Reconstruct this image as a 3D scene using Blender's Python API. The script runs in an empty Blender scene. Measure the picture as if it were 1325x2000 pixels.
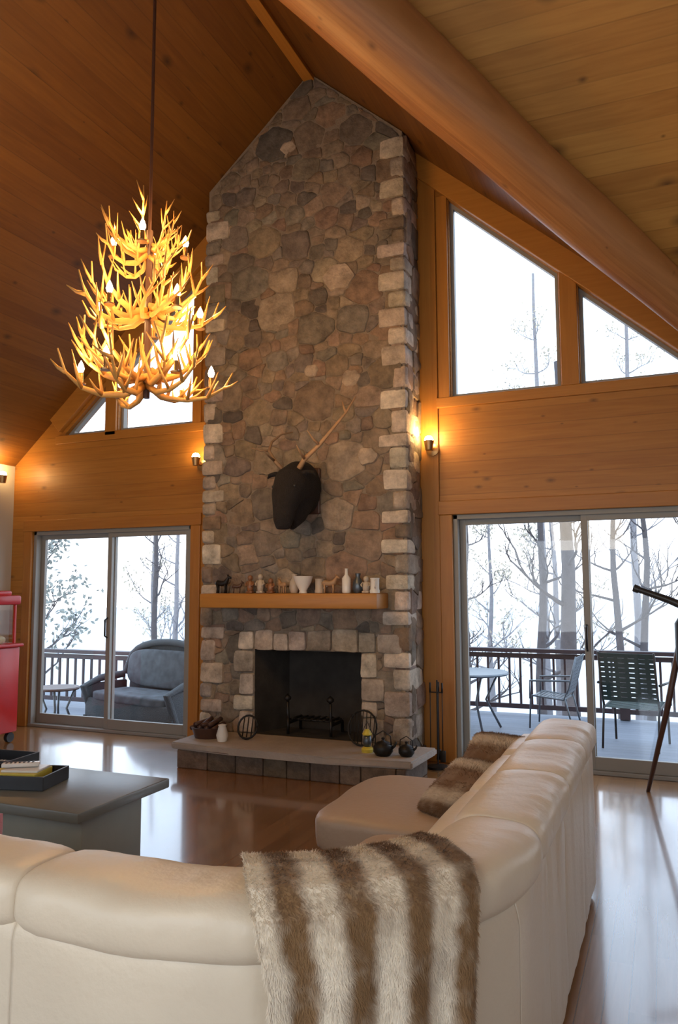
import bpy, bmesh, math, random
from mathutils import Vector, Matrix, noise as mnoise
random.seed(7)
SC=bpy.context.scene
COL=SC.collection
D=6.442; H=1.45
RX,RZ,PS=-2.8,6.15,0.88
# ------------------------------------------------------------------ materials
def newmat(name):
    m=bpy.data.materials.new(name); m.use_nodes=True
    nt=m.node_tree; b=nt.nodes["Principled BSDF"]; return m,nt,b
def N(nt,t,**k):
    n=nt.nodes.new(t)
    for a,v in k.items(): setattr(n,a,v)
    return n
def math_n(nt,op,a,b=None,c=None):
    n=N(nt,"ShaderNodeMath",operation=op)
    for i,v in enumerate((a,b,c)):
        if v is None: continue
        if isinstance(v,(int,float)): n.inputs[i].default_value=v
        else: nt.links.new(v,n.inputs[i])
    return n.outputs[0]
def mixc(nt,fac,a,b,mode='MIX'):
    n=N(nt,"ShaderNodeMix",data_type='RGBA',blend_type=mode)
    for sock,v in ((n.inputs[0],fac),(n.inputs[6],a),(n.inputs[7],b)):
        if isinstance(v,(int,float)): sock.default_value=v
        elif isinstance(v,tuple): sock.default_value=(*v,1) if len(v)==3 else v
        else: nt.links.new(v,sock)
    return n.outputs[2]
def pm(name,col,rough=.5,metal=0,ns=12,amt=.25,bump=0.0,bs=None,emit=None,es=0,coat=0,alpha=None):
    m,nt,b=newmat(name)
    tc=N(nt,"ShaderNodeTexCoord"); nz=N(nt,"ShaderNodeTexNoise"); nz.inputs["Scale"].default_value=ns; nz.inputs["Detail"].default_value=5
    nt.links.new(tc.outputs["Object"],nz.inputs["Vector"])
    c=mixc(nt,nz.outputs["Fac"],tuple(x*(1-amt) for x in col),tuple(min(1,x*(1+amt)) for x in col))
    nt.links.new(c,b.inputs["Base Color"])
    b.inputs["Roughness"].default_value=rough; b.inputs["Metallic"].default_value=metal
    b.inputs["Coat Weight"].default_value=coat
    if bump:
        n2=N(nt,"ShaderNodeTexNoise"); n2.inputs["Scale"].default_value=bs or ns*4; n2.inputs["Detail"].default_value=6
        nt.links.new(tc.outputs["Object"],n2.inputs["Vector"])
        bp=N(nt,"ShaderNodeBump"); bp.inputs["Strength"].default_value=bump; bp.inputs["Distance"].default_value=.02
        nt.links.new(n2.outputs["Fac"],bp.inputs["Height"]); nt.links.new(bp.outputs[0],b.inputs["Normal"])
    if emit:
        b.inputs["Emission Color"].default_value=(*emit,1); b.inputs["Emission Strength"].default_value=es
    return m
def planks(name,along,across,width,c1,c2,rough=.45,knots=True,groove=.05,coat=0.0,gain=1.0,seglen=0,gd=.5,bump=.3,croug=.18,kr=.085,ks=.62,gscale=22.0):
    m,nt,b=newmat(name)
    tc=N(nt,"ShaderNodeTexCoord"); sp=N(nt,"ShaderNodeSeparateXYZ"); nt.links.new(tc.outputs["Object"],sp.inputs[0])
    A=sp.outputs[along]; B=sp.outputs[across]
    q=math_n(nt,'DIVIDE',B,width); idx=math_n(nt,'FLOOR',q); fr=math_n(nt,'FRACT',q)
    wn=N(nt,"ShaderNodeTexWhiteNoise",noise_dimensions='2D'); cv=N(nt,"ShaderNodeCombineXYZ"); nt.links.new(idx,cv.inputs[0])
    if seglen:
        w0=N(nt,"ShaderNodeTexWhiteNoise",noise_dimensions='1D'); nt.links.new(idx,w0.inputs["W"])
        sg=math_n(nt,'FLOOR',math_n(nt,'ADD',math_n(nt,'DIVIDE',A,seglen),math_n(nt,'MULTIPLY',w0.outputs["Value"],7.0)))
        nt.links.new(sg,cv.inputs[1])
    nt.links.new(cv.outputs[0],wn.inputs["Vector"]); R=wn.outputs["Value"]
    g=N(nt,"ShaderNodeCombineXYZ")
    nt.links.new(math_n(nt,'ADD',math_n(nt,'MULTIPLY',A,1.3),math_n(nt,'MULTIPLY',R,40.0)),g.inputs[0])
    nt.links.new(math_n(nt,'MULTIPLY',B,gscale),g.inputs[1]); nt.links.new(math_n(nt,'MULTIPLY',R,9.0),g.inputs[2])
    nz=N(nt,"ShaderNodeTexNoise"); nz.inputs["Scale"].default_value=1.6; nz.inputs["Detail"].default_value=6; nz.inputs["Distortion"].default_value=.8
    nt.links.new(g.outputs[0],nz.inputs["Vector"])
    f=math_n(nt,'ADD',math_n(nt,'MULTIPLY',R,.55),math_n(nt,'MULTIPLY',math_n(nt,'SUBTRACT',nz.outputs["Fac"],.5),1.3))
    f=math_n(nt,'ADD',f,.22)
    cl=N(nt,"ShaderNodeClamp"); nt.links.new(f,cl.inputs[0])
    c=mixc(nt,cl.outputs[0],c1,c2)
    if knots:
        k=N(nt,"ShaderNodeCombineXYZ")
        nt.links.new(math_n(nt,'ADD',math_n(nt,'MULTIPLY',A,1.5),math_n(nt,'MULTIPLY',R,17.0)),k.inputs[0])
        nt.links.new(math_n(nt,'MULTIPLY',B,3.0),k.inputs[1])
        v=N(nt,"ShaderNodeTexVoronoi",voronoi_dimensions='2D'); v.inputs["Scale"].default_value=1.3
        nt.links.new(k.outputs[0],v.inputs["Vector"])
        sc_=N(nt,"ShaderNodeSeparateColor"); nt.links.new(v.outputs["Color"],sc_.inputs[0])
        rad=math_n(nt,'MULTIPLY',sc_.outputs[0],kr)
        mr=N(nt,"ShaderNodeMapRange"); mr.inputs[1].default_value=.0; nt.links.new(rad,mr.inputs[2]); mr.inputs[3].default_value=ks; mr.inputs[4].default_value=0
        nt.links.new(v.outputs["Distance"],mr.inputs[0])
        c=mixc(nt,mr.outputs[0],c,tuple(x*.2 for x in c1))
    gr=math_n(nt,'LESS_THAN',fr,groove)
    c=mixc(nt,math_n(nt,'MULTIPLY',gr,gd),c,tuple(x*.3 for x in c1))
    nt.links.new(c,b.inputs["Base Color"])
    b.inputs["Roughness"].default_value=rough; b.inputs["Coat Weight"].default_value=coat; b.inputs["Coat Roughness"].default_value=croug
    bp=N(nt,"ShaderNodeBump"); bp.inputs["Strength"].default_value=bump; bp.inputs["Distance"].default_value=.01
    hh=math_n(nt,'SUBTRACT',math_n(nt,'MULTIPLY',nz.outputs["Fac"],.25),gr)
    nt.links.new(hh,bp.inputs["Height"]); nt.links.new(bp.outputs[0],b.inputs["Normal"])
    return m
def glass(name):
    m=bpy.data.materials.new(name); m.use_nodes=True; nt=m.node_tree
    nt.nodes.remove(nt.nodes["Principled BSDF"]); o=nt.nodes["Material Output"]
    t=N(nt,"ShaderNodeBsdfTransparent"); g=N(nt,"ShaderNodeBsdfGlossy"); g.inputs["Roughness"].default_value=.02
    mx=N(nt,"ShaderNodeMixShader"); mx.inputs[0].default_value=.04
    nt.links.new(t.outputs[0],mx.inputs[1]); nt.links.new(g.outputs[0],mx.inputs[2]); nt.links.new(mx.outputs[0],o.inputs["Surface"]); return m
OR1=(.29,.108,.012); OR2=(.43,.19,.032)
M_wall=planks("pine_wall",0,2,.14,OR1,OR2,gd=.3,kr=.12,ks=.7)
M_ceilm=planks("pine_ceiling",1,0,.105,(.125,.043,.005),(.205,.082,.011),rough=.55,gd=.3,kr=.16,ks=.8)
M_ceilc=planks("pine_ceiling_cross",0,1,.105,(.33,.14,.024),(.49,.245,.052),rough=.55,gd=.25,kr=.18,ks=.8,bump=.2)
M_floor=planks("hardwood_floor",1,0,.085,(.20,.088,.030),(.34,.165,.062),rough=.24,knots=False,groove=.05,coat=1.0,seglen=1.2,bump=.08,croug=.09,gd=.7)
M_deck=planks("deck_boards",0,1,.14,(.13,.15,.19),(.17,.195,.24),rough=.6,knots=False,groove=.07)
M_trim=planks("pine_trim",2,0,.9,(.33,.125,.016),(.44,.19,.032),knots=False,groove=0)
M_trimh=planks("pine_trim_long",0,2,.9,(.33,.125,.016),(.44,.19,.032),knots=False,groove=0)
M_log=planks("peeled_log",2,0,.5,(.19,.072,.019),(.38,.17,.055),rough=.5,groove=0,coat=.0,knots=True,kr=.09,gscale=34.0,bump=.5)
M_white=pm("painted_wall",(.50,.49,.46),.8,amt=.05,ns=3)
M_vinyl=pm("door_frame_vinyl",(.26,.25,.23),.5,amt=.06,ns=4)
M_glass=glass("clear_glass")
M_leather=pm("cream_leather",(.69,.59,.45),.42,ns=5,amt=.06,bump=.12,bs=45)
M_seatl=pm("taupe_leather",(.44,.33,.24),.45,ns=5,amt=.08,bump=.14,bs=40)
M_tabletop=pm("grey_stone_laminate",(.16,.165,.145),.35,ns=30,amt=.1)
M_black=pm("black_plastic",(.02,.02,.022),.4)
M_iron=pm("black_iron",(.025,.023,.022),.45,metal=.6,bump=.1)
M_dark=pm("dark_wood",(.07,.03,.02),.45)
M_red=pm("red_enamel",(.55,.02,.02),.3,amt=.08)
M_yellow=pm("yellow_paint",(.60,.48,.06),.4,amt=.1)
M_whitec=pm("white_ceramic",(.75,.73,.68),.25,amt=.05)
M_cream=pm("cream_ceramic",(.5,.42,.33),.4,amt=.2)
M_brown=pm("brown_ceramic",(.25,.11,.05),.35)
M_soot=pm("sooty_firebrick",(.032,.027,.023),.9,ns=6,amt=.9,bump=.3)
M_hearth=pm("hearth_slab",(.36,.31,.27),.7,ns=6,amt=.25,bump=.4,bs=25)
M_mortar=pm("mortar",(.23,.18,.135),.95,ns=20,amt=.2,bump=.4)
M_antler=pm("antler_bone",(.60,.31,.08),.5,ns=14,amt=.4)
M_antler2=pm("dull_antler",(.42,.25,.13),.55,ns=14,amt=.35)
M_antler3=pm("dark_antler",(.22,.14,.085),.55,ns=14,amt=.35)
M_bulb=pm("lit_bulb",(1,.8,.5),.3,emit=(1,.66,.28),es=130)
M_sbulb=pm("sconce_bulb",(1,.8,.5),.3,emit=(1,.66,.3),es=90)
M_brass=pm("antique_brass",(.35,.2,.08),.35,metal=.8)
M_hide=pm("dark_hide",(.012,.009,.009),.9,ns=30,amt=.5,bump=.6,bs=90)
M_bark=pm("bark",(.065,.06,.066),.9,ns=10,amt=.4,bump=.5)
M_barkp=pm("hazed_bark",(.20,.195,.21),.9,ns=10,amt=.3,bump=.3)  # bark colour lightened to paint in bright haze on background trees
M_leaf=pm("foliage",(.2,.225,.215),.8,ns=3,amt=.4)
M_leafp=pm("dry_foliage",(.42,.38,.30),.8,ns=3,amt=.3)
M_rail=pm("rail_paint",(.035,.022,.028),.5)
M_wicker=pm("grey_wicker",(.045,.055,.065),.7,ns=60,amt=.5,bump=.6,bs=120)
M_floral=pm("floral_fabric",(.07,.083,.098),.85,ns=9,amt=1.0)
M_strap=pm("green_strap",(.012,.035,.034),.6)
M_metal=pm("grey_metal",(.12,.14,.16),.35,metal=.7)
M_lake=pm("pale_lake",(.40,.44,.50),.35,ns=.3,amt=.12)
M_bank=pm("snowy_bank",(.30,.33,.37),.9,ns=1.2,amt=.35)
M_popcorn=pm("popcorn_white",(.5,.42,.25),.8,ns=40,amt=.3)
def stone_mat(name,bright=1.0):
    m,nt,b=newmat(name)
    at=N(nt,"ShaderNodeAttribute",attribute_name="Col"); tc=N(nt,"ShaderNodeTexCoord")
    nz=N(nt,"ShaderNodeTexNoise"); nz.inputs["Scale"].default_value=8; nz.inputs["Detail"].default_value=9; nz.inputs["Roughness"].default_value=.7
    nt.links.new(tc.outputs["Object"],nz.inputs["Vector"])
    mr=N(nt,"ShaderNodeMapRange"); mr.inputs[1].default_value=.3; mr.inputs[2].default_value=.7; mr.inputs[3].default_value=.5*bright; mr.inputs[4].default_value=1.5*bright
    nt.links.new(nz.outputs["Fac"],mr.inputs[0])
    cb=N(nt,"ShaderNodeCombineColor")
    for i in range(3): nt.links.new(mr.outputs[0],cb.inputs[i])
    nt.links.new(mixc(nt,1.0,at.outputs["Color"],cb.outputs[0],'MULTIPLY'),b.inputs["Base Color"])
    b.inputs["Roughness"].default_value=.85
    n2=N(nt,"ShaderNodeTexNoise"); n2.inputs["Scale"].default_value=40; n2.inputs["Detail"].default_value=8
    nt.links.new(tc.outputs["Object"],n2.inputs["Vector"])
    bp=N(nt,"ShaderNodeBump"); bp.inputs["Strength"].default_value=.5; bp.inputs["Distance"].default_value=.02
    nt.links.new(n2.outputs["Fac"],bp.inputs["Height"]); nt.links.new(bp.outputs[0],b.inputs["Normal"])
    return m
M_stone=stone_mat("fieldstone")
def fur_mat(name):
    m,nt,b=newmat(name)
    at=N(nt,"ShaderNodeAttribute",attribute_name="Col")
    nt.links.new(at.outputs["Color"],b.inputs["Base Color"]); b.inputs["Roughness"].default_value=.9
    b.inputs["Sheen Weight"].default_value=.1
    return m
M_fur=fur_mat("striped_faux_fur")
def collayer(bm): return bm.loops.layers.float_color.new("Col")
# ------------------------------------------------------------------ geometry helpers
def finish(name,bm,mat,parent=None,smooth=False,loc=None,autos=None):
    me=bpy.data.meshes.new(name); bmesh.ops.recalc_face_normals(bm,faces=bm.faces[:]); bm.to_mesh(me); bm.free()
    o=bpy.data.objects.new(name,me); COL.objects.link(o)
    me.materials.append(mat)
    if smooth:
        for p in me.polygons: p.use_smooth=True
        if autos:
            try: me.set_sharp_from_angle(angle=math.radians(autos))
            except Exception: pass
    if parent is not None: o.parent=parent
    if loc is not None: o.location=loc
    return o
def thing(name,loc,label,cat,rz=0,group=None):
    e=bpy.data.objects.new(name,None); e.empty_display_size=.1; e.location=loc; e.rotation_euler=(0,0,rz); COL.objects.link(e)
    e["label"]=label; e["category"]=cat
    if group: e["group"]=group
    return e
def tag(o,label,cat,group=None,kind=None):
    o["label"]=label; o["category"]=cat
    if group: o["group"]=group
    if kind: o["kind"]=kind
    return o
def struct(o): o["kind"]="structure"; return o
def box(bm,c,s,bev=0,rot=None,seg=2):
    r=bmesh.ops.create_cube(bm,size=1); vs=r['verts']
    for v in vs: v.co=Vector((v.co.x*s[0],v.co.y*s[1],v.co.z*s[2]))
    if bev:
        es=list({e for v in vs for e in v.link_edges})
        rb=bmesh.ops.bevel(bm,geom=es,offset=bev,segments=seg,affect='EDGES',profile=.5)
        vs=list({v for f in rb['faces'] for v in f.verts}|{v for v in vs if v.is_valid})
    M=Matrix.Translation(Vector(c))
    if rot is not None: M=M@rot
    for v in vs: v.co=M@v.co
    return vs
def tube(bm,pts,rads,n=8,cap=True,flat=None):
    pts=[Vector(p) for p in pts]
    if isinstance(rads,(int,float)): rads=[rads]*len(pts)
    rings=[]; up=None
    for i,p in enumerate(pts):
        t=(pts[min(i+1,len(pts)-1)]-pts[max(i-1,0)]).normalized()
        if up is None:
            up=Vector((0,0,1)) if abs(t.z)<.9 else Vector((1,0,0))
        a=t.cross(up).normalized(); bb=a.cross(t).normalized(); up=bb
        r=rads[i]; rr=(r,r) if isinstance(r,(int,float)) else r
        rings.append([bm.verts.new(p+a*math.cos(2*math.pi*k/n)*rr[0]+bb*math.sin(2*math.pi*k/n)*rr[1]) for k in range(n)])
    for i in range(len(rings)-1):
        for k in range(n): bm.faces.new((rings[i][k],rings[i][(k+1)%n],rings[i+1][(k+1)%n],rings[i+1][k]))
    if cap:
        bm.faces.new(rings[0][::-1]); bm.faces.new(rings[-1])
def lathe(bm,prof,c=(0,0,0),n=20):
    c=Vector(c); rings=[]
    for r,z in prof:
        if r<1e-5: rings.append([bm.verts.new(c+Vector((0,0,z)))])
        else: rings.append([bm.verts.new(c+Vector((r*math.cos(2*math.pi*k/n),r*math.sin(2*math.pi*k/n),z))) for k in range(n)])
    for a,b in zip(rings,rings[1:]):
        for k in range(n):
            k2=(k+1)%n
            if len(a)==1 and len(b)==1: continue
            if len(a)==1: bm.faces.new((a[0],b[k2],b[k]))
            elif len(b)==1: bm.faces.new((a[k],a[k2],b[0]))
            else: bm.faces.new((a[k],a[k2],b[k2],b[k]))
    for rg,fl in ((rings[0],1),(rings[-1],0)):
        if len(rg)>1: bm.faces.new(rg[::-1] if fl else rg)
def puff(bm,c,h,e=3.5,rot=None,cuts=9,wr=0.0,seed=0):
    t=bmesh.new(); bmesh.ops.create_cube(t,size=2); bmesh.ops.subdivide_edges(t,edges=t.edges[:],cuts=cuts,use_grid_fill=True)
    mp={}
    M=Matrix.Translation(Vector(c))
    if rot is not None: M=M@rot
    for v in t.verts:
        p=v.co; L=(abs(p.x)**e+abs(p.y)**e+abs(p.z)**e)**(1/e)
        q=Vector((p.x/L*h[0],p.y/L*h[1],p.z/L*h[2]))
        if wr: q+=q.normalized()*wr*mnoise.noise(Vector((q.x*6+seed,q.y*6,q.z*6)))
        mp[v]=bm.verts.new(M@q)
    for f in t.faces: bm.faces.new([mp[v] for v in f.verts])
    t.free()
def prism(poly,y0,y1,name="tmp"):
    bm=bmesh.new(); a=[bm.verts.new((x,y0,z)) for x,z in poly]; b=[bm.verts.new((x,y1,z)) for x,z in poly]
    bm.faces.new(a); bm.faces.new(b[::-1]); n=len(poly)
    for i in range(n): bm.faces.new((a[i],b[i],b[(i+1)%n],a[(i+1)%n]))
    return bm
def wall_with_holes(name,poly,y0,y1,holes,mat):
    w=finish(name,prism(poly,y0,y1),mat)
    tmp=[]
    for h in holes:
        c=finish("cut",prism(h,y0-.3,y1+.3),mat); tmp.append(c)
        md=w.modifiers.new("b",'BOOLEAN'); md.object=c; md.operation='DIFFERENCE'; md.solver='EXACT'
    dg=bpy.context.evaluated_depsgraph_get(); me=bpy.data.meshes.new_from_object(w.evaluated_get(dg)); w.modifiers.clear(); w.data=me
    me.name=name
    for c in tmp: bpy.data.objects.remove(c)
    return struct(w)
def quad(name,vs,mat,thick=.12):
    bm=bmesh.new(); a=[bm.verts.new(v) for v in vs]; b=[bm.verts.new((v[0],v[1],v[2]+thick)) for v in vs]
    bm.faces.new(a); bm.faces.new(b[::-1]); n=len(vs)
    for i in range(n): bm.faces.new((a[i],b[i],b[(i+1)%n],a[(i+1)%n]))
    return struct(finish(name,bm,mat))
# ------------------------------------------------------------------ room shell
WX0,WX1=-6.6,6.5; YB=-1.36; VX=1.1; EZ=RZ-PS*(VX-RX); LZ=RZ-PS*(RX-WX0); YR=D-(RZ-EZ)/PS
wt=lambda x: 5.908-.8915*abs(x+2.772)
bm=bmesh.new(); box(bm,((WX0+WX1)/2,(YB+D)/2,-.05),(WX1-WX0+.3,D-YB+.3,.1)); struct(finish("floor",bm,M_floor))
DZ=2.07
hl1=[(-6.30,0.0),(-4.27,0.0),(-4.27,DZ),(-6.30,DZ)]
hr1=[(-1.64,0.0),(.55,0.0),(.55,DZ),(-1.64,DZ)]
w1=[(-1.63,3.10),(-.71,3.10),(-.71,wt(-.71)),(-1.63,wt(-1.63))]
w2=[(-.55,3.10),(.36,3.10),(.36,3.12),(-.55,wt(-.55))]
w3=[(-5.20,3.10),(-4.28,3.10),(-4.28,wt(-4.28)),(-5.20,wt(-5.20))]
w4=[(-5.90,3.10),(-5.36,3.10),(-5.36,wt(-5.36)),(-5.90,3.12)]
gp=[(WX0-.1,-.2),(WX1+.1,-.2),(WX1+.1,EZ+.05),(VX,EZ+.05),(RX,RZ+.05),(WX0-.1,LZ+.0)]
wall_with_holes("wall_front",gp,D,D+.16,[hl1,hr1,w1,w2,w3,w4,[(1.6,.9),(3.6,.9),(3.6,2.1),(1.6,2.1)]],M_wall)
wall_with_holes("wall_back",gp,YB-.16,YB,[[(-5.9,.5),(-3.2,.5),(-3.2,2.3),(-5.9,2.3)],[(-2.6,.5),(.2,.5),(.2,2.3),(-2.6,2.3)],[(1.4,.3),(4.6,.3),(4.6,2.3),(1.4,2.3)]],M_white)  # unseen wall, openings made large to let in fill light
bm=bmesh.new(); box(bm,(WX0-.06,(YB+D)/2,1.35),(.12,D-YB,2.95)); struct(finish("wall_left",bm,M_white))
bm=prism([(YB,-.1),(D,-.1),(D,EZ),(YR,RZ),(YB,EZ)],WX1,WX1+.12)
for v in bm.verts: v.co=Vector((v.co.y,v.co.x,v.co.z))
struct(finish("wall_right",bm,M_white))
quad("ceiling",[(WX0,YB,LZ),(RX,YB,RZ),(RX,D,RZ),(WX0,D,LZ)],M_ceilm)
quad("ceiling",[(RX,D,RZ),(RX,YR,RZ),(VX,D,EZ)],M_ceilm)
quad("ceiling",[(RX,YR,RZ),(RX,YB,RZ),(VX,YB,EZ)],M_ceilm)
quad("ceiling",[(VX,D,EZ),(RX,YR,RZ),(WX1,YR,RZ),(WX1,D,EZ)],M_ceilc)
quad("ceiling",[(RX,YR,RZ),(VX,YB,EZ),(WX1,YB,EZ),(WX1,YR,RZ)],M_ceilc)
tn=[0]
def trimbox(c,s,mat=M_trim,rot=None,bev=.006):
    tn[0]+=1; bm=bmesh.new(); box(bm,c,s,bev,rot); return struct(finish("trim_%d"%tn[0],bm,mat))
trimbox((RX,(YR+D)/2,RZ-.05),(.10,D-YR,.08))
for x0,x1 in ((-6.30,-4.27),(-1.64,.55)):
    for x in (x0-.055,x1+.055): trimbox((x,D-.012,DZ/2),(.11,.03,DZ))
    trimbox(((x0+x1)/2,D-.014,DZ+.06),(x1-x0+.24,.035,.12),M_trimh)
trimbox((-1.69,D-.014,4.0),(.1,.03,1.85)); trimbox((-.63,D-.014,3.62),(.14,.035,1.05)); trimbox((-4.22,D-.014,3.75),(.1,.03,1.4)); trimbox((-5.28,D-.014,3.4),(.14,.035,.7))
trimbox((-.66,D-.014,3.05),(2.2,.035,.09),M_trimh); trimbox((-5.06,D-.014,3.05),(1.9,.035,.09),M_trimh)
trimbox((-1.835,D-.010,2.6),(.17,.022,5.2))
ang=math.atan(.8915)
for sx in (1,-1):
    L=4.3; cx=RX+sx*(L/2*math.cos(ang)+.0); x=cx; z=RZ-PS*abs(cx-RX)-.10
    trimbox((x,D-.03,z),(L,.06,.20),M_trimh,Matrix.Rotation(sx*ang,4,'Y'))
bm=bmesh.new(); box(bm,(WX0+.012,(YB+D)/2,.06),(.02,D-YB,.12),.004); struct(finish("baseboard_left",bm,M_trimh))
def window(name,poly):
    root=bpy.data.objects.new(name,None); COL.objects.link(root); root.location=(poly[0][0],D+.08,poly[0][1]); struct(root)
    ox,oz=poly[0]
    bm=bmesh.new()
    P=[Vector((x-ox,0,z-oz)) for x,z in poly]
    inn=[]
    n=len(P)
    for i in range(n):
        a=(P[i]-P[i-1]); b=(P[(i+1)%n]-P[i])
        if a.length<.04: a=P[i-1]-P[i-2]
        if b.length<.04: b=P[(i+2)%n]-P[(i+1)%n]
        a.normalize(); b.normalize(); na=Vector((-a.z,0,a.x)); nb=Vector((-b.z,0,b.x))
        k=(na+nb); k=k/max(k.length_squared/2,.25)
        inn.append(P[i]+k*.03)
    for y in (-.03,.03):
        o=[bm.verts.new(p+Vector((0,y,0))) for p in P]; q=[bm.verts.new(p+Vector((0,y,0))) for p in inn]
        for i in range(n): bm.faces.new((o[i],o[(i+1)%n],q[(i+1)%n],q[i]))
        if y<0: O1,Q1=o,q
    for i in range(n):
        bm.faces.new((Q1[i],Q1[(i+1)%n],q[(i+1)%n],q[i])); bm.faces.new((O1[i],O1[(i+1)%n],o[(i+1)%n],o[i]))
    finish("window_frame",bm,M_vinyl,root)
    bm=bmesh.new(); bm.faces.new([bm.verts.new(p) for p in P]); finish("glass_pane",bm,M_glass,root)
window("window_1",w1); window("window_2",w2); window("window_3",w3); window("window_4",w4)
def slider(name,x0,x1,stile):
    root=bpy.data.objects.new(name,None); COL.objects.link(root); root.location=((x0+x1)/2,D+.08,0); struct(root); cx=(x0+x1)/2
    bm=bmesh.new(); w=x1-x0
    for x in (-w/2+.02,w/2-.02): box(bm,(x,0,DZ/2),(.04,.14,DZ),.004)
    box(bm,(0,0,DZ-.02),(w,.14,.04),.004); box(bm,(0,0,.015),(w,.15,.03),.004)
    finish("door_frame",bm,M_vinyl,root)
    for a,b,y in ((x0+.04-cx,stile+.03-cx,.025),(stile-.03-cx,x1-.04-cx,-.025)):
        bm=bmesh.new()
        for x in (a+.026,b-.026): box(bm,(x,y,DZ/2),(.052,.04,DZ-.06),.004)
        for z,s in ((.08,.10),(DZ-.06,.05)): box(bm,((a+b)/2,y,z),(b-a-.10,.04,s),.004)
        p=finish("door_panel",bm,M_vinyl,root)
        bm=bmesh.new(); box(bm,((a+b)/2,y,DZ/2+.03),(b-a-.10,.008,DZ-.2)); finish("glass_pane",bm,M_glass,p)
    bm=bmesh.new(); tube(bm,[(stile-.01-cx,-.05,.95),(stile-.01-cx,-.085,.97),(stile-.01-cx,-.085,1.13),(stile-.01-cx,-.05,1.15)],.009); finish("handle",bm,M_iron,root,True)
slider("door_1",-6.30,-4.27,-5.29); slider("door_2",-1.64,.55,-.565)
a=Vector((VX+.3,D+.3,EZ-.264-.11)); b=Vector((RX,YR,RZ-.31))
d=(b-a); L=d.length; bm=bmesh.new()
pts=[];rad=[]
for i in range(61):
    t=i/60; pts.append((0.014*math.sin(t*9),0.014*math.cos(t*7),L*t)); rad.append(.088+.20*t+.014*mnoise.noise(Vector((t*9,0,0))))
tube(bm,pts,rad,n=32)
for v in bm.verts:
    r0=Vector((v.co.x,v.co.y,0)) 
    if r0.length>0: v.co+=r0.normalized()*.010*mnoise.noise(Vector((v.co.x*7,v.co.y*7,v.co.z*1.2)))
lg=finish("log_beam",bm,M_log,None,True,autos=50); lg.location=a; lg.rotation_euler=d.to_track_quat('Z','Y').to_euler()
tag(lg,"thick peeled round log beam along the roof valley","beam")
# ------------------------------------------------------------------ fireplace
FX0,FX1,FY=-3.85,-1.92,6.02; FC=-2.82
fp=thing("fireplace",(FC,FY,0),"tall fieldstone chimney and fireplace reaching the ridge","fireplace")
X=lambda x:x-FC
ox0,ox1,oz0,oz1=-3.32,-2.32,.20,.92
ztop=lambda x: RZ-PS*abs(x-RX)-.01
def clip(poly,nx,ny,dd):
    out=[]; n=len(poly)
    for i in range(n):
        p,q=poly[i],poly[(i+1)%n]; dp=p[0]*nx+p[1]*ny-dd; dq=q[0]*nx+q[1]*ny-dd
        if dp<=0: out.append(p)
        if dp*dq<0:
            t=dp/(dp-dq); out.append((p[0]+(q[0]-p[0])*t,p[1]+(q[1]-p[1])*t))
    return out
def stones(region,smin,smax,n):
    xs=[p[0] for p in region]; ys=[p[1] for p in region]; seeds=[]
    for _ in range(n*60):
        p=(random.uniform(min(xs),max(xs)),random.uniform(min(ys),max(ys))); r=smin+(smax-smin)*random.random()**1.5
        if all((.85*(p[0]-s[0]))**2+(1.2*(p[1]-s[1]))**2>((r+s[2])/2)**2 for s in seeds): seeds.append((*p,r))
        if len(seeds)>=n: break
    out=[]
    for s in seeds:
        poly=list(region)
        for o in sorted(seeds,key=lambda o:(o[0]-s[0])**2+(o[1]-s[1])**2)[1:26]:
            nx,ny=o[0]-s[0],o[1]-s[1]; w=.5*(1+(s[2]**2-o[2]**2)/(nx*nx+ny*ny)*.4)
            mx,my=s[0]+nx*w,s[1]+ny*w
            nx2,ny2=(nx*1.0,ny*2.0) if abs(ny)>abs(nx)*.6 else (nx*1.8,ny)
            poly=clip(poly,nx2,ny2,nx2*mx+ny2*my)
            if len(poly)<3: break
        if len(poly)>=3: out.append(poly)
    return out
PAL0=[(.22,.16,.11),(.25,.185,.13),(.20,.15,.11),(.24,.155,.105),(.15,.12,.10),(.095,.08,.07),(.20,.17,.14),(.29,.23,.17),(.22,.145,.10)]
MEAN=(.21,.157,.113)
PAL=[tuple(.85*c+.15*m for c,m in zip(p,MEAN)) for p in PAL0]
PALW=[5,5,4,3,3,2.2,4,1.8,2]
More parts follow.
